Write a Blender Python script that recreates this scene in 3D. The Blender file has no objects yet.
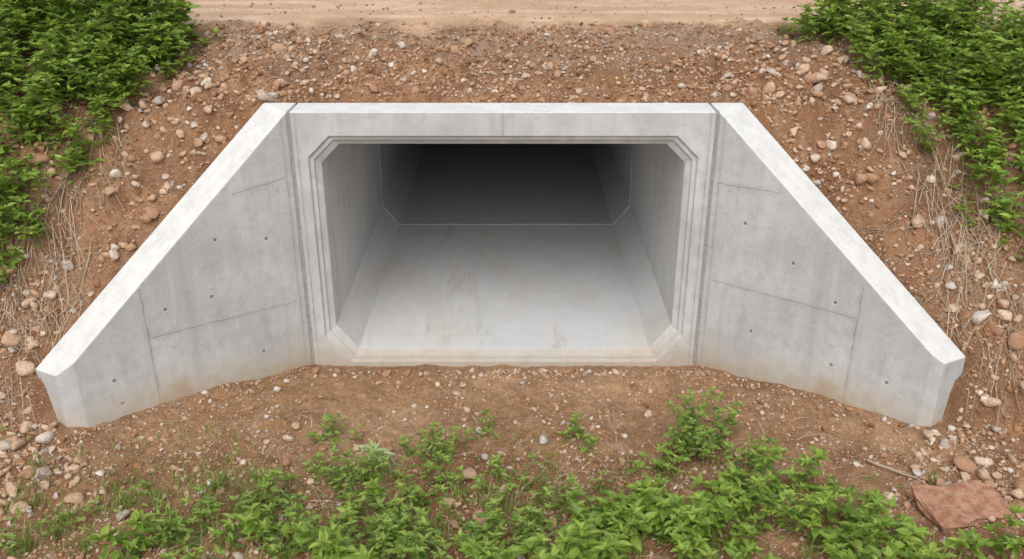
import bpy, bmesh, math, random
import numpy as np
from mathutils import Vector, Matrix
random.seed(7); rng=np.random.default_rng(7)
S=bpy.context.scene
S.view_settings.view_transform='Standard'; S.view_settings.look='None'; S.view_settings.exposure=0

# ------------------------------------------------------------ helpers
def link(ob,parent=None):
    S.collection.objects.link(ob)
    if parent: ob.parent=parent
    return ob
def np_mesh(name,verts,faces,mats,matidx=None,smooth=False):
    verts=np.asarray(verts,dtype=np.float32); faces=np.asarray(faces,dtype=np.int32)
    m=bpy.data.meshes.new(name); k=faces.shape[1]
    m.vertices.add(len(verts)); m.vertices.foreach_set('co',verts.ravel())
    m.loops.add(faces.size); m.loops.foreach_set('vertex_index',faces.ravel())
    m.polygons.add(len(faces)); m.polygons.foreach_set('loop_start',np.arange(0,faces.size,k,dtype=np.int32))
    if matidx is not None: m.polygons.foreach_set('material_index',np.asarray(matidx,dtype=np.int32))
    m.update(calc_edges=True)
    m.polygons.foreach_set('use_smooth',np.full(len(faces),smooth,dtype=bool))
    for mt in mats: m.materials.append(mt)
    m.validate()
    return m
def hash2(ix,iy,seed):
    h=(ix.astype(np.int64)*374761393+iy.astype(np.int64)*668265263+seed*1442695041)&0x7fffffff
    h=((h^(h>>13))*1274126177)&0x7fffffff
    h=(h^(h>>16))&0xffff
    return h/65535.0
def vnoise(x,y,seed=0):
    ix=np.floor(x);iy=np.floor(y);fx=x-ix;fy=y-iy
    fx=fx*fx*(3-2*fx);fy=fy*fy*(3-2*fy)
    ix=ix.astype(np.int64);iy=iy.astype(np.int64)
    a=hash2(ix,iy,seed);b=hash2(ix+1,iy,seed);c=hash2(ix,iy+1,seed);d=hash2(ix+1,iy+1,seed)
    return (a*(1-fx)+b*fx)*(1-fy)+(c*(1-fx)+d*fx)*fy-0.5
def fbm(x,y,sc,oct=4,seed=0,gain=.5):
    v=0;a=1.
    for o in range(oct):
        v=v+a*vnoise(x*sc+o*17.3,y*sc-o*9.1,seed+o); sc*=2.03;a*=gain
    return v
def sstep(a,b,x):
    t=np.clip((x-a)/(b-a),0,1);return t*t*(3-2*t)

# ------------------------------------------------------------ terrain
WD=np.array([.777,-.63]); WN=np.array([.63,.777]); P0=np.array([1.99,.17]); WL=2.12
def walldist(x,y):
    ax=np.abs(x)
    dw=(ax-P0[0])*WN[0]+(y-P0[1])*WN[1]
    s=(ax-P0[0])*WD[0]+(y-P0[1])*WD[1]
    return np.maximum(y-.17,dw),s
def height(x,y):
    x=np.asarray(x,float);y=np.asarray(y,float);ax=np.abs(x)
    d,s=walldist(x,y)
    e=np.interp(y,[-3.2,-2.3,-1.7,-1.06,-.6,.33,.9,1.9,2.3,9,12,60],[-.02,.05,.19,.50,1.10,2.37,2.63,2.86,2.91,2.95,2.92,2.9])
    e=e+.16*sstep(3.6,5.2,ax)*sstep(-2.6,-1.2,y)*(1-sstep(.2,1.5,y))
    dish=sstep(.7,2.8,ax+.15*np.sin(y*2))*.11
    low=-.03-.06*np.exp(-((y+.75)/.5)**2)*(1-sstep(.6,1.9,ax))+dish*sstep(-.05,-.8,y)-.005
    low=low+fbm(x,y,.9,3,11)*.08*sstep(.2,.8,-d)
    w=.02+np.maximum(0,s-WL)*1.3
    t=sstep(0,1,d/w)
    z=low+(e-low)*t
    near=np.clip(np.abs(d)/.35,0,1)
    road=sstep(1.7,2.2,y)
    slope=t*(1-road)
    z=z+near*slope*(fbm(x,y,1.3,3,3)*.15+fbm(x,y,5,3,5)*.085)
    z=z+(.25+.75*near)*(slope*.04+.011*(1-road)+.003)*fbm(x,y,15,2,8)*1.6
    z=z+(1-t)*near*fbm(x,y,4,3,21)*.045
    z=z+road*fbm(x,y,.8,3,31)*.03
    z=z+(1-t)*.04*np.exp(-np.clip(-d-.2,0,9)/.10)*sstep(-.1,.3,s)*(s<WL+.2)
    return z
def axis(a,b,st,far):
    core=np.arange(a,b+1e-6,st);o=[];p=core[-1];g=st
    while p<far: g*=1.25;p+=g;o.append(p)
    o=np.array(o);l=[];p=core[0];g=st
    while p>-far: g*=1.25;p-=g;l.append(p)
    return np.concatenate([np.array(l[::-1]),core,o])
X=axis(-6.2,6.2,.024,900);Y=axis(-3.6,4.2,.024,900)
gx,gy=np.meshgrid(X,Y);gz=height(gx,gy)
nx,ny=len(X),len(Y)
V=np.stack([gx.ravel(),gy.ravel(),gz.ravel()],1)
i=np.arange(nx-1)[None,:]+np.arange(ny-1)[:,None]*nx
F=np.stack([i,i+1,i+1+nx,i+nx],-1).reshape(-1,4)
zf=V[F][:,:,2];xf=np.abs(V[F][:,:,0]).max(1);yf=V[F][:,:,1].mean(1)
kill=((zf.max(1)-zf.min(1))>.4)&(xf<1.76)&(yf>0)&(yf<.35)
F=F[~kill]

# ------------------------------------------------------------ node helpers
class NT:
    def __init__(s,name):
        s.m=bpy.data.materials.new(name);s.m.use_nodes=True;s.t=s.m.node_tree;s.n=s.t.nodes;s.l=s.t.links
        s.b=s.n['Principled BSDF'];s.out=s.n['Material Output']
        s.b.inputs['Roughness'].default_value=.9
        s.b.inputs['Specular IOR Level'].default_value=.25
    def node(s,typ,**kw):
        n=s.n.new(typ)
        for k,v in kw.items(): setattr(n,k,v)
        return n
    def set(s,sock,v):
        if isinstance(v,bpy.types.NodeSocket): s.l.new(v,sock)
        else: sock.default_value=v
    def math(s,op,a,b=0,c=None,clamp=False):
        n=s.node('ShaderNodeMath',operation=op,use_clamp=clamp);s.set(n.inputs[0],a);s.set(n.inputs[1],b)
        if c is not None:s.set(n.inputs[2],c)
        return n.outputs[0]
    def noise(s,vec,scale,detail=4,rough=.55,dist=0):
        n=s.node('ShaderNodeTexNoise');s.set(n.inputs['Vector'],vec);n.inputs['Scale'].default_value=scale
        n.inputs['Detail'].default_value=detail;n.inputs['Roughness'].default_value=rough;n.inputs['Distortion'].default_value=dist
        return n.outputs['Fac']
    def vor(s,vec,scale,feature='F1',rand=1):
        n=s.node('ShaderNodeTexVoronoi',feature=feature);s.set(n.inputs['Vector'],vec);n.inputs['Scale'].default_value=scale
        n.inputs['Randomness'].default_value=rand
        return n
    def maprange(s,v,a,b,c=0,d=1,smooth=True):
        n=s.node('ShaderNodeMapRange',interpolation_type='SMOOTHSTEP' if smooth else 'LINEAR')
        s.set(n.inputs[0],v);n.inputs[1].default_value=a;n.inputs[2].default_value=b;n.inputs[3].default_value=c;n.inputs[4].default_value=d
        return n.outputs[0]
    def mix(s,f,a,b,blend='MIX'):
        n=s.node('ShaderNodeMix',data_type='RGBA',blend_type=blend)
        s.set(n.inputs[0],f)
        for k,v in ((6,a),(7,b)):
            if isinstance(v,tuple): n.inputs[k].default_value=(v[0],v[1],v[2],1)
            else: s.l.new(v,n.inputs[k])
        return n.outputs[2]
    def scale(s,vec,v):
        n=s.node('ShaderNodeVectorMath',operation='MULTIPLY');s.l.new(vec,n.inputs[0]);n.inputs[1].default_value=v
        return n.outputs[0]
    def bump(s,h,strength,dist,prev=None):
        n=s.node('ShaderNodeBump');s.set(n.inputs['Height'],h);n.inputs['Strength'].default_value=strength;n.inputs['Distance'].default_value=dist
        if prev: s.l.new(prev,n.inputs['Normal'])
        return n.outputs[0]
    def attr(s,name):
        return s.node('ShaderNodeAttribute',attribute_name=name)
    def col(s,c): s.l.new(c,s.b.inputs['Base Color'])
    def nor(s,c): s.l.new(c,s.b.inputs['Normal'])

# ---- soil : broad colour zones are stored per vertex, fine grit is procedural
xx,yy=V[:,0],V[:,1];dd,ss=walldist(xx,yy);nz=fbm(xx,yy,2.2,4,77)
wob=fbm(xx,yy,.7,2,55)*.5
road=sstep(1.7,2.2,yy+wob*.5+nz*.3)
chan=(1-sstep(0,.03,dd))*sstep(-1.9,-1.2,yy+nz*.7)
chan=np.where(ss>WL,chan*(1-sstep(0,.6,ss-WL)),chan)
shoulder=sstep(.85,1.4,yy+nz*.6)*(1-road)
damp_or_shade=(1-sstep(.0,.25,np.abs(dd)-.22+nz*.2))*(ss<WL+.4)*.7*(yy<.0)
damp_or_shade=np.maximum(damp_or_shade,sstep(.1,.5,nz)*(1-chan)*(1-road)*.6)
def mixc(a,b,f): return a*(1-f[:,None])+b*f[:,None]
C=lambda *a: np.array([a],float)
n1=sstep(-.3,.3,fbm(xx,yy,.9,4,101));n2=sstep(-.1,.45,fbm(xx,yy,5,5,103,.65));n5=sstep(.05,.5,fbm(xx,yy,14,3,107,.6))
base=mixc(C(.31,.158,.077),C(.41,.224,.118),n1);base=mixc(base,C(.21,.10,.05),n2*.8);base=mixc(base,C(.48,.31,.20),n5*.55)
ch=mixc(C(.42,.24,.122),C(.53,.325,.18),n1);ch=mixc(ch,C(.30,.165,.085),n2*.65);ch=mixc(ch,C(.57,.40,.27),n5*.4)
base=mixc(base,ch,chan)
base=mixc(base,mixc(C(.33,.22,.15),C(.50,.37,.28),n2),shoulder*.85)
stn=sstep(-.3,.35,fbm(xx*.5,yy*4,1.3,4,111))
rd=mixc(C(.66,.44,.29),C(.80,.60,.44),stn);rd=mixc(rd,C(.55,.35,.22),n2*.45)
base=mixc(base,rd,road)
base=mixc(base,C(.145,.075,.04),damp_or_shade*.5)
t=NT('soil');P=t.node('ShaderNodeNewGeometry').outputs['Position']
c=t.attr('soil_colour').outputs['Color']
n3=t.noise(P,30,4,.7);n4=t.noise(P,120,2,.7)
nr=t.math('SUBTRACT',1,t.attr('road').outputs['Fac'])
c=t.mix(t.math('MULTIPLY',t.maprange(n3,.32,.62,.5,0),t.maprange(nr,0,1,.4,1)),c,(.16,.083,.044));c=t.mix(t.maprange(n3,.55,.8,0,.5),c,(.52,.37,.25))
c=t.mix(t.math('MULTIPLY',t.maprange(n4,.5,.72,0,.35),t.maprange(nr,0,1,.4,1)),c,(.15,.08,.048))
v=t.vor(P,62);vc=t.node('ShaderNodeSeparateColor');t.l.new(v.outputs['Color'],vc.inputs[0])
pk=t.math('MULTIPLY',t.maprange(vc.outputs[0],.66,.70),t.maprange(v.outputs['Distance'],.42,.3))
pk=t.math('MULTIPLY',pk,nr)
c=t.mix(t.math('MULTIPLY',pk,.75),c,t.mix(vc.outputs[1],(.32,.20,.13),(.58,.46,.36)))
t.col(c);h=t.math('ADD',t.math('MULTIPLY',n3,.8),t.math('ADD',t.math('MULTIPLY',n4,.3),t.math('MULTIPLY',pk,.4)))
t.nor(t.bump(h,1,.025));t.b.inputs['Roughness'].default_value=.97
soil=t.m
tm=np_mesh('ground',V,F,[soil],smooth=True)
gnd=link(bpy.data.objects.new('ground',tm))
at=tm.attributes.new('road','FLOAT','POINT');at.data.foreach_set('value',road.astype(np.float32))
at=tm.attributes.new('soil_colour','FLOAT_COLOR','POINT');at.data.foreach_set('color',np.concatenate([base,np.ones((len(base),1))],1).astype(np.float32).ravel())

# ------------------------------------------------------------ concrete
def concrete(name,vseams=(),hseams=(),holes=(),bright=1.0,stain=1.0,damp_or_shade=None,floorstain=False,k_=1.0):
    t=NT(name)
    tc=t.node('ShaderNodeTexCoord').outputs['Object']
    sp=t.node('ShaderNodeSeparateXYZ');t.l.new(tc,sp.inputs[0]);x,y,z=sp.outputs
    n1=t.noise(tc,1.3,4,.6,.3);n2=t.noise(tc,7,4,.65);n3=t.noise(tc,70,3,.7)
    b=bright
    c=t.mix(t.maprange(n1,.32,.68),(.41*b,.417*b,.425*b),(.53*b,.535*b,.54*b)) if k_==1 else t.mix(t.maprange(n1,.32,.68),(.47*b,.475*b,.478*b),(.51*b,.513*b,.512*b))
    c=t.mix(t.maprange(n2,.42,.72,0,.6*k_),c,(.35*b,.36*b,.365*b))
    c=t.mix(t.maprange(n3,.5,.78,0,.4*k_),c,(.60*b,.605*b,.61*b))
    c=t.mix(t.maprange(n3,.46,.28,0,.4*k_),c,(.28*b,.285*b,.29*b))
    sk=t.noise(t.scale(tc,(5,5,.6)),1.6,4,.6,.3)
    wallk=t.math('GREATER_THAN',z,.3) if k_<1 else 1.0
    c=t.mix(t.math('MULTIPLY',t.maprange(sk,.52,.75,0,.42),wallk),c,(.31*b,.312*b,.31*b))
    c=t.mix(t.math('MULTIPLY',t.maprange(sk,.46,.28,0,.35),wallk),c,(.60*b,.602*b,.595*b))
    h=t.math('ADD',t.math('MULTIPLY',n2,.3),t.math('MULTIPLY',n3,.5))
    wob=t.math('MULTIPLY',t.math('SUBTRACT',n2,.5),.02)
    brk=t.maprange(n2,.38,.62,.25,1)
    def seam(coord,pos,lo,hi,other,slant=0,w=.004,k=.55):
        nonlocal c,h
        q=t.math('ADD',coord,wob)
        if slant: q=t.math('ADD',q,t.math('MULTIPLY',other,slant))
        dist=t.math('ABSOLUTE',t.math('SUBTRACT',q,pos))
        rng_=t.math('MULTIPLY',t.math('GREATER_THAN',other,lo),t.math('LESS_THAN',other,hi))
        m=t.math('MULTIPLY',t.maprange(dist,w*2.2,w*.5),rng_)
        c=t.mix(t.math('MULTIPLY',t.math('MULTIPLY',m,brk),k),c,(.13,.13,.13))
        hm=t.math('MULTIPLY',t.maprange(dist,.045,.0),rng_)
        c=t.mix(t.math('MULTIPLY',hm,.25),c,(.31,.315,.32))
        h=t.math('SUBTRACT',h,m)
    for q in vseams: seam(x,q[0],q[1],q[2],z,*q[3:])
    for q in hseams: seam(z,q[0],q[1],q[2],x,*q[3:])
    for hx,hz in holes:
        dx=t.math('SUBTRACT',x,hx);dz=t.math('SUBTRACT',z,hz)
        r=t.math('SQRT',t.math('ADD',t.math('MULTIPLY',dx,dx),t.math('MULTIPLY',dz,dz)))
        m=t.maprange(r,.019,.012)
        c=t.mix(t.math('MULTIPLY',t.maprange(r,.035,.02),.3),c,(.62,.62,.62))
        c=t.mix(t.math('MULTIPLY',m,.75),c,(.11,.105,.10))
        h=t.math('SUBTRACT',h,t.math('MULTIPLY',m,2.5))
    if k_==1:
        v=t.vor(tc,20);vc=t.node('ShaderNodeSeparateColor');t.l.new(v.outputs['Color'],vc.inputs[0])
        av=t.math('MULTIPLY',t.math('GREATER_THAN',vc.outputs[0],.80),t.maprange(v.outputs['Distance'],.14,.08))
        c=t.mix(t.math('MULTIPLY',av,.55),c,(.16,.155,.15))
    sh=t.math('ADD',z,t.math('MULTIPLY',t.math('SUBTRACT',n1,.5),-.6))
    sh=t.math('ADD',sh,t.math('MULTIPLY',t.math('SUBTRACT',n2,.5),-.25))
    if stain>0:
        c=t.mix(t.maprange(sh,.46,-.02,0,.8*stain),c,(.45,.38,.29))
        c=t.mix(t.maprange(sh,.18,-.04,0,.6*stain),c,(.37,.265,.17))
    if floorstain:
        f=t.noise(t.scale(tc,(1.0,.45,1)),1.3,5,.65,.6)
        up=t.maprange(z,.6,.15)
        c=t.mix(t.math('MULTIPLY',up,t.maprange(f,.46,.72,0,.6)),c,(.53,.48,.41))
        f2=t.noise(t.scale(tc,(2.4,.4,1)),1.4,5,.75,.6)
        c=t.mix(t.math('MULTIPLY',up,t.maprange(f2,.55,.70,0,.6)),c,(.45,.37,.28))
    if damp_or_shade:
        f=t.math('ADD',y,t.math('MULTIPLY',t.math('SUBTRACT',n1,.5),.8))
        c=t.mix(t.maprange(f,*damp_or_shade),c,(.07,.072,.075))  # shade painted into the concrete: colour darkens with depth along the barrel
    geo=t.node('ShaderNodeNewGeometry');sn=t.node('ShaderNodeSeparateXYZ');t.l.new(geo.outputs['True Normal'],sn.inputs[0])
    return t,c,h,sn.outputs[2],tc,z
def finish(t,c,h):
    t.col(c);t.nor(t.bump(h,.45,.006));t.b.inputs['Roughness'].default_value=.82
    return t.m
def std(name,coplow=.35,**k):
    t,c,h,nzv,tc,z=concrete(name,**k)
    m=t.math('MULTIPLY',t.maprange(nzv,.25,.5),t.math('GREATER_THAN',z,coplow))
    top=t.mix(t.maprange(t.noise(tc,6,4,.7),.35,.7),(.71,.71,.70),(.60,.60,.59))
    top=t.mix(t.maprange(t.noise(tc,60,3,.7),.5,.75,0,.35),top,(.45,.44,.42))
    top=t.mix(t.maprange(t.noise(tc,21,4,.8),.63,.73,0,.7),top,(.36,.27,.18))
    c=t.mix(m,c,top)
    return finish(t,c,h)

m_head=std('concrete_headwall',vseams=[(0,2.2,2.5,0,.0025,.5),(-1.772,-1,2.5,0,.003,.5),(1.772,-1,2.5,0,.003,.5)],stain=.6)
m_wingL=std('concrete_wing_left',vseams=[(1.42,-1,1.19),(.045,-1,2.5,0,.0025,.45)],hseams=[(1.86,0.05,.55,.1,.003,.35),(.66,.08,1.42,-.05,.003,.4)],
   holes=[(.30,1.35),(.75,1.45),(.85,.95),(1.25,.95),(1.75,.45),(1.72,.22),(.45,.28)])
m_wingR=std('concrete_wing_right',vseams=[(1.40,-1,1.2),(.045,-1,2.5,0,.0025,.45)],hseams=[(1.80,0.03,.6,-.05,.003,.35),(.88,.08,1.40,-.02,.003,.4)],
   holes=[(.33,1.5),(.8,1.25),(1.2,1.0),(1.25,.42),(1.72,.42),(.5,.5)])
t,c,h,nzv,tc,z=concrete('concrete_barrel',stain=0,floorstain=True,bright=1.2,k_=.35)
m_bar=finish(t,c,h)
t,c,h,nzv,tc,z=concrete('concrete_barrel_depth_shade',stain=0,bright=1.15,damp_or_shade=(3.2,7.8,.12,.5),k_=.5)  # inner barrel units, with the tunnel's gloom painted into their colour
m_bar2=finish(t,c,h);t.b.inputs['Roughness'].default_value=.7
t=NT('joint_filler');t.col(t.mix(t.maprange(t.noise(t.node('ShaderNodeTexCoord').outputs['Object'],30,3,.7),.3,.7),(.24,.24,.24),(.33,.33,.325)))
m_joint=t.m

culv=link(bpy.data.objects.new('concrete_box_culvert',None))
def octo(hw,z0,z1,bx,bz,tx,tz,y):
    return [(-hw+bx,y,z0),(-hw,y,z0+bz),(-hw,y,z1-tz),(-hw+tx,y,z1),(hw-tx,y,z1),(hw,y,z1-tz),(hw,y,z0+bz),(hw-bx,y,z0)]
def mk(name,verts,faces,mats,mi=None,bev=0,parent=culv,recalc=True):
    me=bpy.data.meshes.new(name);me.from_pydata(verts,[],faces)
    for m in mats: me.materials.append(m)
    if mi:
        for p_,k in zip(me.polygons,mi): p_.material_index=k
    if recalc:
        bm=bmesh.new();bm.from_mesh(me);bmesh.ops.recalc_face_normals(bm,faces=bm.faces);bm.to_mesh(me);bm.free()
    ob=link(bpy.data.objects.new(name,me),parent)
    if bev:
        b=ob.modifiers.new('bevel','BEVEL');b.width=bev;b.segments=2;b.limit_method='ANGLE';b.angle_limit=math.radians(25)
    return ob
HX=1.812;ZT=2.425;ZB=-.45;TH=.35
O=[octo(1.690,.008,2.215,.23,.27,.19,.19,0),
   octo(1.683,.015,2.208,.23,.27,.19,.19,.03),
   octo(1.648,.050,2.176,.215,.265,.18,.18,.033),
   octo(1.645,.053,2.173,.215,.265,.18,.18,.055),
   octo(1.595,.105,2.125,.20,.25,.17,.17,.085),
   octo(1.595,.105,2.125,.20,.25,.17,.17,TH+.02)]
V_=[];[V_.extend(o) for o in O]
def ring(y):
    o=O[0]
    return [(o[0][0],y,ZB),(-HX,y,o[1][2]),(-HX,y,o[2][2]),(o[3][0],y,ZT),(o[4][0],y,ZT),(HX,y,o[5][2]),(HX,y,o[6][2]),(o[7][0],y,ZB)]
def corners(y): return [(-HX,y,ZB),(-HX,y,ZT),(HX,y,ZT),(HX,y,ZB)]
base_=len(V_);V_+=ring(0)+corners(0);b2=len(V_);V_+=ring(TH)+corners(TH)
Fc=[]
for k in range(5):
    for j in range(8): Fc.append((k*8+j,k*8+(j+1)%8,(k+1)*8+(j+1)%8,(k+1)*8+j))
MI=[0]*32+[1]*8
for bb,ob_ in ((base_,0),(b2,40)):
    for j in range(8):
        n=(j+1)%8
        if j in (0,2,4,6): Fc.append((ob_+j,bb+j,bb+8+{0:0,2:1,4:2,6:3}[j],bb+n,ob_+n))
        else: Fc.append((ob_+j,bb+j,bb+n,ob_+n))
pi=[0,8,1,2,9,3,4,10,5,6,11,7]
for a in range(len(pi)):
    n=pi[(a+1)%len(pi)];Fc.append((base_+pi[a],base_+n,b2+n,b2+pi[a]))
MI+=[0]*(len(Fc)-len(MI))
mk('headwall',V_,Fc,[m_head,m_bar],MI,bev=.007)
BZ=(1.595,.105,2.125,.20,.25,.17,.17)
def tube(name,y0,y1,mat,inset,cap=False):
    a=octo(BZ[0]-inset,BZ[1]+inset,BZ[2]-inset,*BZ[3:],y0);b=octo(BZ[0]-inset,BZ[1]+inset,BZ[2]-inset,*BZ[3:],y1)
    oa=octo(BZ[0]+.19,BZ[1]-.2,BZ[2]+.17,*BZ[3:],y0);ob=octo(BZ[0]+.19,BZ[1]-.2,BZ[2]+.17,*BZ[3:],y1)
    v=a+b+oa+ob;f=[]
    for j in range(8):
        n=(j+1)%8
        f+=[(j,n,8+n,8+j),(16+j,16+n,24+n,24+j),(j,n,16+n,16+j),(8+j,8+n,24+n,24+j)]
    if cap: f.append(tuple(range(8,16)))
    mk(name,v,f,[mat],bev=.008 if (not cap and y0>1) else 0)
tube('barrel_unit_1',TH+.022,3.42,m_bar,.0)
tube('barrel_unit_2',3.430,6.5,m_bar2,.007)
tube('barrel_unit_3',6.512,14,m_bar2,0,cap=True)  # unseen far end, closed off to keep the barrel dark
mk('barrel_joint',octo(1.61,.09,2.14,.2,.25,.17,.17,3.40)+octo(1.61,.09,2.14,.2,.25,.17,.17,3.45),
   [(j,(j+1)%8,8+(j+1)%8,8+j) for j in range(8)],[m_joint])
def wing(sgn,mat,name,ztip,dx_=0):
    W=[(1.842,-.0),(3.42,-1.28),(3.57+dx_,-1.29),(3.86+dx_,-1.06),(2.12,TH),(1.83,TH)]
    k=(ZT-ztip)/2.03;N=len(W);tops=[]
    for px,py in W:
        dx=px-1.85;s=dx*WD[0]+py*WD[1];q=dx*WN[0]+py*WN[1]
        tops.append((s,q,ZT+.002 if s<.02 else ZT-k*s))
    v=[(a,b,-.45) for a,b,_ in tops]+tops
    f=[tuple(range(N))[::-1]]
    for j in range(N):
        n=(j+1)%N;f.append((j,n,N+n,N+j))
    f.append((N+0,N+4,N+5));f.append((N+0,N+1,N+2,N+3,N+4))
    xd=(WD[0]*sgn,WD[1]);yd=(WN[0]*sgn,WN[1])
    ob=mk(name,v,f,[mat],bev=.012)
    ob.matrix_world=Matrix(((xd[0],yd[0],0,1.85*sgn),(xd[1],yd[1],0,0),(0,0,1,0),(0,0,0,1)))
wing(-1,m_wingL,'left_wing_wall',.71,.01)
wing(1,m_wingR,'right_wing_wall',.78,-.05)
for sg in (-1,1):
    xs=sorted([sg*1.80,sg*1.86]);
    v=[(xs[0],.012,ZB),(xs[1],.012,ZB),(xs[1],.30,ZB),(xs[0],.30,ZB)];v+=[(a,b,ZT-.012) for a,b,_ in v]
    mk('expansion_joint_%s'%('left' if sg<0 else 'right'),v,[(0,1,2,3),(4,5,6,7),(0,1,5,4),(1,2,6,5),(2,3,7,6),(3,0,4,7)],[m_joint])

# ------------------------------------------------------------ stones
def rock_variants(sub,n,seed):
    out=[];r=np.random.default_rng(seed)
    bm=bmesh.new();bmesh.ops.create_icosphere(bm,subdivisions=sub,radius=1)
    bs=np.array([v.co[:] for v in bm.verts]);fc=np.array([[v.index for v in f.verts] for f in bm.faces]);bm.free()
    for k in range(n):
        v=bs.copy()
        for _ in range(10):
            nn=r.normal(size=3);nn/=np.linalg.norm(nn);c=r.uniform(.42,.82)
            d=v@nn;v-=np.outer(np.maximum(d-c,0),nn)
        v+=r.normal(size=v.shape)*.025
        v*=np.array([1,r.uniform(.6,.95),r.uniform(.45,.8)])
        out.append(v)
    return out,fc
def scatter_rocks(name,pts,sizes,mat,sub,nvar,seed,smooth=False,sink=.25):
    vs,fc=rock_variants(sub,nvar,seed);r=np.random.default_rng(seed+1);n=len(pts)
    var=r.integers(0,nvar,n);arr=np.stack(vs)
    q=r.uniform(0,2*np.pi,n);tx=r.normal(0,.4,n);ty=r.normal(0,.4,n)
    cz,sz=np.cos(q),np.sin(q);cx,sx=np.cos(tx),np.sin(tx);cy,sy=np.cos(ty),np.sin(ty)
    Rz=np.zeros((n,3,3));Rz[:,0,0]=cz;Rz[:,0,1]=-sz;Rz[:,1,0]=sz;Rz[:,1,1]=cz;Rz[:,2,2]=1
    Rx=np.zeros((n,3,3));Rx[:,0,0]=1;Rx[:,1,1]=cx;Rx[:,1,2]=-sx;Rx[:,2,1]=sx;Rx[:,2,2]=cx
    Ry=np.zeros((n,3,3));Ry[:,1,1]=1;Ry[:,0,0]=cy;Ry[:,0,2]=sy;Ry[:,2,0]=-sy;Ry[:,2,2]=cy
    R=Rx@Ry@Rz
    v=arr[var]*sizes[:,None,None]
    v=np.einsum('nij,nkj->nki',R,v)+pts[:,None,:]
    v[:,:,2]+=(sizes*(.5-sink))[:,None]
    f=fc[None]+ (np.arange(n)*arr.shape[1])[:,None,None]
    print(name,n)
    return link(bpy.data.objects.new(name,np_mesh(name,v.reshape(-1,3),f.reshape(-1,3),[mat],smooth=smooth)))
def stone_mat(name,dark=False):
    t=NT(name);g=t.node('ShaderNodeNewGeometry');P=g.outputs['Position'];ri=g.outputs['Random Per Island']
    r=t.node('ShaderNodeValToRGB');t.l.new(ri,r.inputs[0]);e=r.color_ramp;e.interpolation='LINEAR'
    cols=[(0,(.34,.19,.115)),(.3,(.47,.31,.20)),(.5,(.58,.44,.32)),(.66,(.43,.265,.165)),(.78,(.62,.50,.39)),(.88,(.40,.355,.32)),(.94,(.50,.46,.42)),(1,(.68,.60,.51))]
    if dark: cols=[(0,(.18,.088,.043)),(.4,(.30,.158,.082)),(.8,(.39,.22,.122)),(1,(.45,.29,.185))]
    e.elements[0].color=(*cols[0][1],1);e.elements[1].color=(*cols[-1][1],1)
    for p,cc in cols[1:-1]:
        el=e.elements.new(p);el.color=(*cc,1)
    n=t.noise(P,40,4,.7)
    c=t.mix(t.maprange(n,.43,.68,0,.65),r.outputs[0],(.31,.168,.092))
    t.col(c);
    if not dark: t.nor(t.bump(n,.6,.01))
    return t.m
m_st=stone_mat('stone');m_cl=stone_mat('soil_clod',True)
def sample(n,fn,x0=-5.2,x1=5.2,y0=-3.1,y1=3.2,seed=1):
    r=np.random.default_rng(seed);x=r.uniform(x0,x1,n);y=r.uniform(y0,y1,n)
    k=r.uniform(0,1,n)<fn(x,y);x=x[k];y=y[k];d,s=walldist(x,y)
    inwall=(d>-.25)&(d<.27)&(s<WL+.12)
    inwall|=(np.abs(x)<1.9)&(y>-.03)&(y<.38)
    x=x[~inwall];y=y[~inwall]
    return np.stack([x,y,height(x,y)],1)
def dens(x,y):
    d,s=walldist(x,y);cl=.3+1.7*np.clip(fbm(x,y,1.4,3,91)+.36,0,1)
    slope=((d>0)|(s>WL))*(1-sstep(1.5,2.1,y))
    low=1-((d>0)|(s>WL))
    f=slope*.9+low*(.17+.38*sstep(-1.1,-1.8,y)+.85*np.exp(-((y+.10)/.09)**2)+.6*np.exp(-np.clip(-d-.25,0,9)/.08))
    return np.clip(f*cl+.010*(y>2),0,1)
def sizes(n,a,b,p,seed):
    u=np.random.default_rng(seed).uniform(0,1,n);return a*(1-u*(1-(a/b)**p))**(-1/p)
p=sample(75000,dens,seed=2);scatter_rocks('gravel',p,sizes(len(p),.008,.032,1.7,3),m_st,1,12,5)
p=sample(60000,lambda x,y:dens(x,y)*((walldist(x,y)[0]>0)*.8+.2),seed=12);scatter_rocks('soil_clods',p,sizes(len(p),.010,.055,1.6,13),m_cl,1,12,15)
p=sample(8500,lambda x,y:dens(x,y)*((walldist(x,y)[0]>0)*.5+.45)*(1-.65*sstep(.9,1.4,y)),seed=22);scatter_rocks('scattered_stones',p,sizes(len(p),.022,.07,2.2,23),m_st,2,14,25,True)
def rub(x,y):
    d,s=walldist(x,y);sl=(d>.2)|((s>WL)&(y<-.9));b=sl*(1-sstep(.7,1.3,y))*(np.abs(x)>2.0)
    return b*np.clip(.3+1.5*(fbm(x,y,1.9,2,191)+.22),0,1)
p=sample(3400,rub,-4.6,4.6,-2.4,1.2,seed=33);scatter_rocks('rubble',p,sizes(len(p),.028,.11,2.1,34),m_st,2,14,37,True,.15)
big=[(-3.05,.1,.09),(-3.35,.35,.08),(-2.9,-.12,.07),(3.75,-.25,.09),(3.1,.45,.08),(3.95,-.5,.09),(3.5,.1,.06),(.2,.85,.065),(-.25,-1.75,.10),(-.4,-2.1,.075),
     (-3.7,-.5,.08),(-4.1,-.9,.09),(4.0,-1.2,.08),(4.1,-1.75,.08),(-3.5,-1.9,.09),(-3.8,-2.2,.08),(3.3,-2.0,.06),(-1.75,-1.35,.05),(-2.7,.65,.07),(-1.75,-1.75,.06),(2.55,.8,.05),(-3.0,.75,.08),(1.95,-1.9,.05),(-2.6,.3,.06),(2.8,.2,.06)]
bp=np.array([[a,b,0] for a,b,_ in big]);bp[:,2]=height(bp[:,0],bp[:,1])
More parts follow.
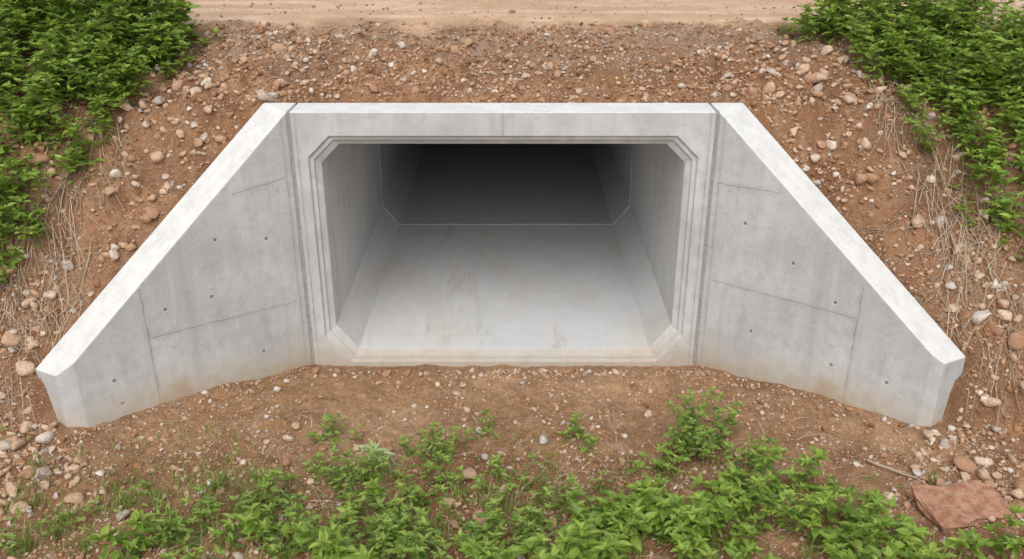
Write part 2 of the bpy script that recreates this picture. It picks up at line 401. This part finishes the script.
scatter_rocks('boulders',bp,np.array([q for *_,q in big]),m_st,3,8,35,True,.1)

# ------------------------------------------------------------ vegetation
LT=np.array([[0,0,0],[.34,0,-.03],[.68,0,-.06],[1,0,-.2],[.26,.5,.09],[.62,.40,.04],[.26,-.5,.09],[.62,-.40,.04]])
LF=np.array([[0,1,4],[0,6,1],[1,2,5],[1,5,4],[1,6,7],[1,7,2],[2,3,5],[2,7,3]])
def unit(v): return v/np.maximum(np.linalg.norm(v,axis=-1,keepdims=True),1e-9)
def leaves(o,d,up,L,W):
    d=unit(d);s=unit(np.cross(up,d));n=np.cross(d,s)
    v=o[:,None,:]+LT[None,:,0:1]*(d*L[:,None])[:,None,:]+LT[None,:,1:2]*(s*W[:,None])[:,None,:]+LT[None,:,2:3]*(n*L[:,None])[:,None,:]
    f=LF[None]+(np.arange(len(o))*8)[:,None,None]
    return v.reshape(-1,3),f.reshape(-1,3)
def tubes(paths,rad):
    VV=[];FF=[];off=0
    for pth,r0 in zip(paths,rad):
        k=len(pth);tv=np.gradient(pth,axis=0);tv=unit(tv)
        a=unit(np.cross(tv,np.array([.3,.9,.1])));b=np.cross(tv,a)
        rr=np.linspace(r0,r0*.35,k)[:,None]
        rs=[pth+(a*math.cos(q)+b*math.sin(q))*rr for q in (0,2.094,4.189)]
        VV.append(np.stack(rs,1).reshape(-1,3))
        for i_ in range(k-1):
            for j in range(3):
                n=(j+1)%3;A=off+i_*3+j;B=off+i_*3+n
                FF+= [(A,B,B+3),(A,B+3,A+3)]
        off+=k*3
    return np.concatenate(VV),np.array(FF)
def leaf_mat(name,c0,c1,c2,c3):
    t=NT(name);g=t.node('ShaderNodeNewGeometry');P=g.outputs['Position'];ri=g.outputs['Random Per Island']
    r=t.node('ShaderNodeValToRGB');t.l.new(ri,r.inputs[0]);e=r.color_ramp
    e.elements[0].color=(*c0,1);e.elements[1].color=(*c3,1)
    a=e.elements.new(.3);a.color=(*c1,1);a=e.elements.new(.75);a.color=(*c2,1)
    n=t.noise(P,3,2,.6);c=t.mix(t.maprange(n,.38,.7,0,.35),r.outputs[0],tuple(x*.6 for x in c1))
    # young growth: leaves carry a 'young' value, paler and yellower towards the shoot tips
    yg=t.attr('young').outputs['Fac']
    c=t.mix(t.math('MULTIPLY',yg,.55),c,(.40,.52,.10))
    t.col(c);t.b.inputs['Roughness'].default_value=.45;t.b.inputs['Specular IOR Level'].default_value=.4
    tr=t.node('ShaderNodeBsdfTranslucent');hs=t.mix(.5,c,(.32,.44,.04));t.l.new(hs,tr.inputs[0])
    mx=t.node('ShaderNodeMixShader');mx.inputs[0].default_value=.38
    t.l.new(t.b.outputs[0],mx.inputs[1]);t.l.new(tr.outputs[0],mx.inputs[2]);t.l.new(mx.outputs[0],t.out.inputs[0])
    return t.m
m_leaf=leaf_mat('shrub_leaf',(.09,.17,.025),(.165,.28,.04),(.25,.39,.06),(.38,.49,.10))
m_leaf2=leaf_mat('weed_leaf',(.10,.17,.04),(.17,.27,.05),(.25,.37,.08),(.36,.46,.12))
m_pale=leaf_mat('pale_leaf',(.34,.46,.24),(.42,.53,.29),(.48,.59,.34),(.56,.65,.40))
m_grass=leaf_mat('grass_blade',(.12,.19,.035),(.17,.27,.05),(.25,.34,.07),(.42,.40,.17))
t=NT('stem');t.b.inputs['Base Color'].default_value=(.20,.17,.07,1);m_stem=t.m
t=NT('dry_stem');g=t.node('ShaderNodeNewGeometry');t.col(t.mix(g.outputs['Random Per Island'],(.24,.16,.10),(.52,.43,.32)));m_dry=t.m

def plants(name,clumps,mat,seed,leafL=(.045,.085),wr=.5,node=.045,gap=.1,ex=1,rs=1,hs=1,up=0):
    r=np.random.default_rng(seed);O_=[];D_=[];U_=[];L_=[];Y_=[];paths=[];rad=[]
    for cx,cy,R,H,ns in clumps:
        csz=r.uniform(.75,1.25);R=R*rs;H=H*hs*r.uniform(.8,1.2)
        for k in range(int(math.ceil(ns*ex))):
            a=r.uniform(0,2*math.pi);q=math.sqrt(r.uniform(0,1))*R
            bx=cx+q*math.cos(a);by=cy+q*math.sin(a);bz=float(height(np.array([bx]),np.array([by]))[0])-.02
            edge=q/R if R>0 else 0
            hh=H*r.uniform(.45,1.3)*(1-.4*edge**2)
            az=a+r.normal(0,.7);lean=r.uniform(.1,.55)+.35*edge-up
            tt=np.linspace(0,1,7)
            out=lean*hh*tt**1.5*.9
            bend=r.normal(0,.05,2)*hh
            pth=np.stack([bx+np.cos(az)*out+bend[0]*np.sin(tt*3),by+np.sin(az)*out+bend[1]*np.sin(tt*3),bz+hh*tt*(1-.18*lean*tt)],1)
            paths.append(pth);rad.append(.002+.005*hh)
            subs=[(pth,hh)]
            if hh>.2:
                for _ in range(int(2+hh*7)):
                    t0=r.uniform(.25,.9);p0=np.array([np.interp(t0,tt,pth[:,c]) for c in range(3)])
                    sl=hh*r.uniform(.18,.38);aa=r.uniform(0,2*math.pi)
                    dv=np.array([math.cos(aa),math.sin(aa),r.uniform(.4,1.2)]);dv/=np.linalg.norm(dv)
                    t2=np.linspace(0,1,4)[:,None];sp=p0+dv*sl*t2;sp[:,2]-=(t2[:,0]**2)*sl*.12
                    paths.append(sp);rad.append(.002);subs.append((sp,sl))
            vig=r.uniform(0,1)
            for sp,ln in subs:
                nn=max(2,int(ln/node));m=len(sp);ts=np.linspace(.2,.97,nn)
                ph=r.uniform(0,6.28);tl=np.linspace(0,1,m)
                for ki,tk in enumerate(ts):
                    p0=np.array([np.interp(tk,tl,sp[:,c]) for c in range(3)])
                    for sd in (0,math.pi):
                        if r.uniform()<gap: continue
                        an=ph+ki*1.57+sd+r.normal(0,.3)
                        el=r.uniform(-.35,.4)+.35*tk
                        dv=np.array([math.cos(an)*math.cos(el),math.sin(an)*math.cos(el),math.sin(el)])
                        O_.append(p0+dv*.012);D_.append(dv);U_.append(np.array([r.normal(0,.38),r.normal(0,.38)-.15,1.]))
                        L_.append(csz*r.uniform(*leafL)*(1-.35*abs(tk-.5)*1.2));Y_.append(max(0,tk-.6)*1.2*vig)
                tip=sp[-1]
                for kk in range(5):
                    an=ph+kk*1.3+r.normal(0,.25);el=r.uniform(.2,.9)
                    O_.append(tip);D_.append(np.array([math.cos(an)*math.cos(el),math.sin(an)*math.cos(el),math.sin(el)]));U_.append(np.array([r.normal(0,.2),r.normal(0,.2),1.]))
                    L_.append(csz*r.uniform(*leafL)*.6);Y_.append(.35+.65*vig)
    O_=np.array(O_);D_=np.array(D_);U_=np.array(U_);L_=np.array(L_);Y_=np.array(Y_)
    lv,lf=leaves(O_,D_,U_,L_,L_*wr*r.uniform(.8,1.15,len(L_)))
    sv,sf=tubes(paths,rad)
    vv=np.concatenate([lv,sv]);ff=np.concatenate([lf,sf+len(lv)])
    mi=np.concatenate([np.zeros(len(lf),int),np.ones(len(sf),int)])
    print(name,len(L_))
    me=np_mesh(name,vv,ff,[mat,m_stem],mi)
    at=me.attributes.new('young','FLOAT','POINT')
    yv=np.concatenate([np.repeat(Y_,8),np.zeros(len(sv))]).astype(np.float32)
    if len(yv)==len(me.vertices): at.data.foreach_set('value',yv)
    return link(bpy.data.objects.new(name,me))

plants('leafy_shrub',[(-3.45,1.25,.36,.66,32),(-3.95,1.35,.5,.95,48),(-4.75,1.2,.55,.95,42),(-3.7,.75,.36,.6,33),(-4.3,.65,.45,.72,42),(-3.45,.5,.24,.40,20),(-3.8,.22,.34,.52,32),
   (-4.4,.0,.4,.55,34),(-4.05,-.18,.28,.42,20),(-4.4,-.45,.26,.36,16),(-5.1,.5,.6,.7,30),(-2.95,1.4,.14,.14,6),(-3.2,.98,.2,.36,12),(-3.62,1.5,.1,1.1,3),(-3.65,-.02,.12,.22,6)],m_leaf,41,(.07,.13),.46,.062,.12,up=.12)
plants('leafy_shrub',[(3.0,1.5,.24,.34,16),(3.5,1.4,.36,.52,32),(4.1,1.4,.45,.66,40),(4.75,1.3,.5,.72,38),(3.55,.85,.30,.46,26),(4.05,.75,.4,.56,38),(4.6,.65,.45,.62,36),
   (3.85,.28,.26,.40,22),(4.3,.16,.34,.48,32),(4.85,.0,.4,.5,26),(4.22,-.25,.22,.32,14),(4.55,-.35,.26,.38,16),(3.45,1.8,.14,.85,6),(3.3,.62,.12,.15,5)],m_leaf,43,(.065,.12),.46,.062,.12,up=.12)
for k,(a,b,R,H,n) in enumerate([(-1.42,-1.25,.17,.22,13),(1.62,-1.48,.2,.38,18),(1.93,-1.75,.14,.2,7),(.60,-1.35,.11,.15,7),(1.2,-1.75,.13,.2,8),(-.12,-1.15,.12,.17,8)]):
    plants('weed_plant',[(a,b,R,H,n)],m_leaf2,60+k,(.055,.09),.48,.042,up=.1)
cl=[(-.62,-1.5,.24,.22,20),(-.35,-1.42,.14,.18,7),(-1.15,-1.95,.26,.25,20),(-.55,-1.98,.24,.23,16),(-.85,-2.42,.33,.28,24),(0.1,-1.95,.24,.22,16),(.45,-2.3,.27,.26,20),(.0,-2.65,.28,.28,18),
   (-1.65,-2.35,.28,.22,16),(-2.05,-2.6,.3,.24,18),(-1.2,-2.8,.34,.3,24),(-2.5,-2.35,.24,.16,9),(-3.05,-2.55,.26,.18,9),(-1.75,-1.85,.18,.15,8),(-3.5,-2.65,.26,.18,8),(-.4,-2.95,.4,.32,24),(.85,-1.95,.12,.15,5),(-.15,-1.7,.12,.13,4),(-1.45,-1.75,.12,.11,4)]
plants('foreground_weeds',cl,m_leaf2,71,(.05,.09),.46,.042,.12,.85,.88,up=.1)
cl=[(.8,-2.55,.24,.34,13),(1.25,-2.4,.25,.38,15),(1.6,-2.1,.15,.28,6),(1.98,-2.35,.28,.46,19),(2.35,-2.6,.2,.36,9),(2.2,-2.05,.11,.22,4),(1.6,-2.8,.3,.42,16),(2.8,-2.7,.17,.30,6),(2.4,-2.95,.25,.38,10),(.6,-3.0,.3,.38,15),(-.75,-2.3,.12,.38,4),(3.3,-2.75,.14,.26,4),(-.1,-2.8,.14,.38,5),(-1.5,-2.7,.12,.34,4),(-1.1,-2.95,.16,.4,5),(-2.4,-2.85,.16,.28,4)]
plants('broadleaf_weeds',cl,m_leaf,72,(.075,.135),.48,.058,.1,1,.95,.95,up=.12)
plants('pale_weed',[(-.93,-1.66,.02,.26,2)],m_pale,73,(.12,.17),.34,.12,0)
plants('creeping_weeds',[(-3.95,-1.35,.12,.1,6),(1.3,1.65,.08,.07,3),(-1.3,1.4,.1,.06,3),(2.2,1.7,.1,.1,3),(.3,-1.6,.2,.05,8),(-2.8,-2.0,.3,.05,12),(2.7,-2.1,.3,.05,9),(.9,-2.2,.3,.06,14),(-.3,-2.3,.3,.06,14),(-1.5,-2.05,.25,.05,10)],m_leaf2,75,(.03,.05),.5,.03)

def blades(name,cl,mat,seed,L=(.06,.18),w=.0035,flat=False):
    r=np.random.default_rng(seed);VV=[];FF=[];off=0
    for cx,cy,R,n in cl:
        a=r.uniform(0,6.283,n);q=np.sqrt(r.uniform(0,1,n))*R;bx=cx+q*np.cos(a);by=cy+q*np.sin(a);bz=height(bx,by)
        for x0,y0,z0 in zip(bx,by,bz):
            az=r.uniform(0,6.283);ln=r.uniform(*L);be=r.uniform(.3,1.1) if not flat else r.uniform(1.2,1.5)
            tt=np.array([0,.35,.7,1.]);dx=np.sin(be*tt)*ln*tt;dz=np.cos(be*tt)*ln*tt
            if flat: dz=.02+.05*np.sin(tt*3.1)*r.uniform(.3,1)
            px=x0+np.cos(az)*dx;py=y0+np.sin(az)*dx
            pz=z0+dz if not flat else height(px,py)+dz
            sx,sy=-math.sin(az),math.cos(az);ww=w*np.array([1,.9,.6,.1])
            VV.append(np.stack([np.stack([px-sx*ww,py-sy*ww,pz],1),np.stack([px+sx*ww,py+sy*ww,pz+.001],1)],1).reshape(-1,3))
            for k in range(3): FF.append((off+2*k,off+2*k+1,off+2*k+3,off+2*k+2))
            off+=8
    return link(bpy.data.objects.new(name,np_mesh(name,np.concatenate(VV),np.array(FF),[mat])))
rg=np.random.default_rng(3)
tufts=[(rg.uniform(-3.6,.6),rg.uniform(-2.9,-1.75),rg.uniform(.04,.12),int(rg.uniform(10,34))) for _ in range(70)]+[(rg.uniform(.6,3.4),rg.uniform(-2.9,-1.9),rg.uniform(.04,.1),int(rg.uniform(8,24))) for _ in range(34)]
blades('grass',[(-2.6,-2.5,1.2,700),(-1.3,-2.5,.9,400),(.2,-2.3,1.0,250),(1.6,-2.5,.9,200)]+tufts,m_grass,81,(.06,.2))
blades('dry_grass',[(-3.95,-.5,.4,190),(-4.1,-.9,.4,140),(3.95,-.2,.4,210),(4.0,-.8,.4,180),(3.5,.4,.25,80),(-3.55,.0,.25,60),(-1,-2.3,1.6,220),(1.5,-2.3,1.5,190)],m_dry,83,(.12,.40),.003,True)
def twigs(name,lst,seed,rad=.006):
    r=np.random.default_rng(seed);P_=[];R_=[]
    for x0,y0,az,ln in lst:
        tt=np.linspace(0,1,9);w=np.cumsum(r.normal(0,.03,9))*ln
        px=x0+np.cos(az)*ln*tt-np.sin(az)*w;py=y0+np.sin(az)*ln*tt+np.cos(az)*w
        pz=height(px,py)+rad+.01+.10*ln*np.sin(tt*3.14)*r.uniform(.2,1.2)
        P_.append(np.stack([px,py,pz],1));R_.append(rad*r.uniform(.6,1.1))
        for _ in range(3):
            k=r.integers(2,7);a2=az+r.choice([-.6,.6]);l2=ln*.3;t2=np.linspace(0,1,4)
            qx=px[k]+np.cos(a2)*l2*t2;qy=py[k]+np.sin(a2)*l2*t2
            P_.append(np.stack([qx,qy,np.maximum(height(qx,qy)+.008,pz[k]-.02*t2)],1));R_.append(rad*.5)
    v,f=tubes(P_,R_);return link(bpy.data.objects.new(name,np_mesh(name,v,f,[m_dry],smooth=True)))
rr=np.random.default_rng(5)
L1=[(-3.85+rr.normal(0,.2),-.55+rr.normal(0,.3),rr.uniform(0,6.3),rr.uniform(.25,.6)) for _ in range(18)]+[(-4.1,-.6,1.1,1.1),(-3.9,-.35,.9,.7)]
L2=[(3.8+rr.normal(0,.2),-.25+rr.normal(0,.45),rr.uniform(0,6.3),rr.uniform(.3,.75)) for _ in range(30)]+[(3.45,.7,-1.1,1.0),(3.55,.35,-.9,.9),(3.7,-.1,-1.2,.8)]
twigs('dry_twigs',L1,91,.007);twigs('dry_twigs',L2,92,.007)
twigs('fallen_stick',[(2.85,-1.7,-.85,.75)],93,.014)
twigs('scattered_twigs',[(-1.2,-1.95,.8,.3),(-2.8,-1.7,.3,.35),(2.6,-1.9,-.3,.3),(-.6,-1.3,1.2,.16),(.2,-1.75,2,.2),(2.9,-2.3,.4,.4),(-3.0,-2.1,1.4,.3)],94,.004)
bm=bmesh.new();bmesh.ops.create_cube(bm,size=1)
bmesh.ops.subdivide_edges(bm,edges=bm.edges[:],cuts=4,use_grid_fill=True)
r=np.random.default_rng(4)
for v in bm.verts:
    x,y,z=v.co;k=1-.25*max(0,x)*(y+.5)
    v.co=Vector((x*.62*k+r.normal(0,.012),y*.36*(1-.2*x)+r.normal(0,.012),z*.07+r.normal(0,.006)))
me=bpy.data.meshes.new('flat_rock');bm.to_mesh(me);bm.free()
t=NT('red_slab');P=t.node('ShaderNodeNewGeometry').outputs['Position'];n=t.noise(P,14,5,.7)
t.col(t.mix(t.maprange(n,.35,.65),(.30,.14,.085),(.46,.27,.18)));t.nor(t.bump(n,.7,.02));me.materials.append(t.m)
fr=link(bpy.data.objects.new('flat_rock',me));fr.location=(3.35,-2.25,float(height(np.array([3.35]),np.array([-2.25]))[0])+.045);fr.rotation_euler=(.12,.05,.25)

# ------------------------------------------------------------ light
w=bpy.data.worlds.new('World');S.world=w;w.use_nodes=True;n=w.node_tree.nodes;l=w.node_tree.links
sk=n.new('ShaderNodeTexSky');sk.sky_type='NISHITA';sk.sun_disc=False
el=math.radians(50);rot=math.radians(186)
sk.sun_elevation=el;sk.sun_rotation=rot;sk.dust_density=5;sk.air_density=1.0
hs=n.new('ShaderNodeHueSaturation');hs.inputs['Saturation'].default_value=.22
l.new(sk.outputs[0],hs.inputs['Color']);bg=n['Background'];l.new(hs.outputs[0],bg.inputs[0]);bg.inputs[1].default_value=.15
sun=bpy.data.lights.new('sun','SUN');sun.energy=1.5;sun.angle=math.radians(95);sun.color=(1,.985,.96)
so=link(bpy.data.objects.new('sun',sun))
d=Vector((math.sin(rot)*math.cos(el),math.cos(rot)*math.cos(el),math.sin(el)))
so.rotation_euler=d.to_track_quat('Z','Y').to_euler()
cam=bpy.data.cameras.new('camera');cam.sensor_width=36;cam.lens=31.46;cam.clip_end=3000
co_=link(bpy.data.objects.new('camera',cam));co_.location=(.077,-7.5,4.255)
co_.rotation_euler=(math.radians(65.7),0,0)
S.camera=co_
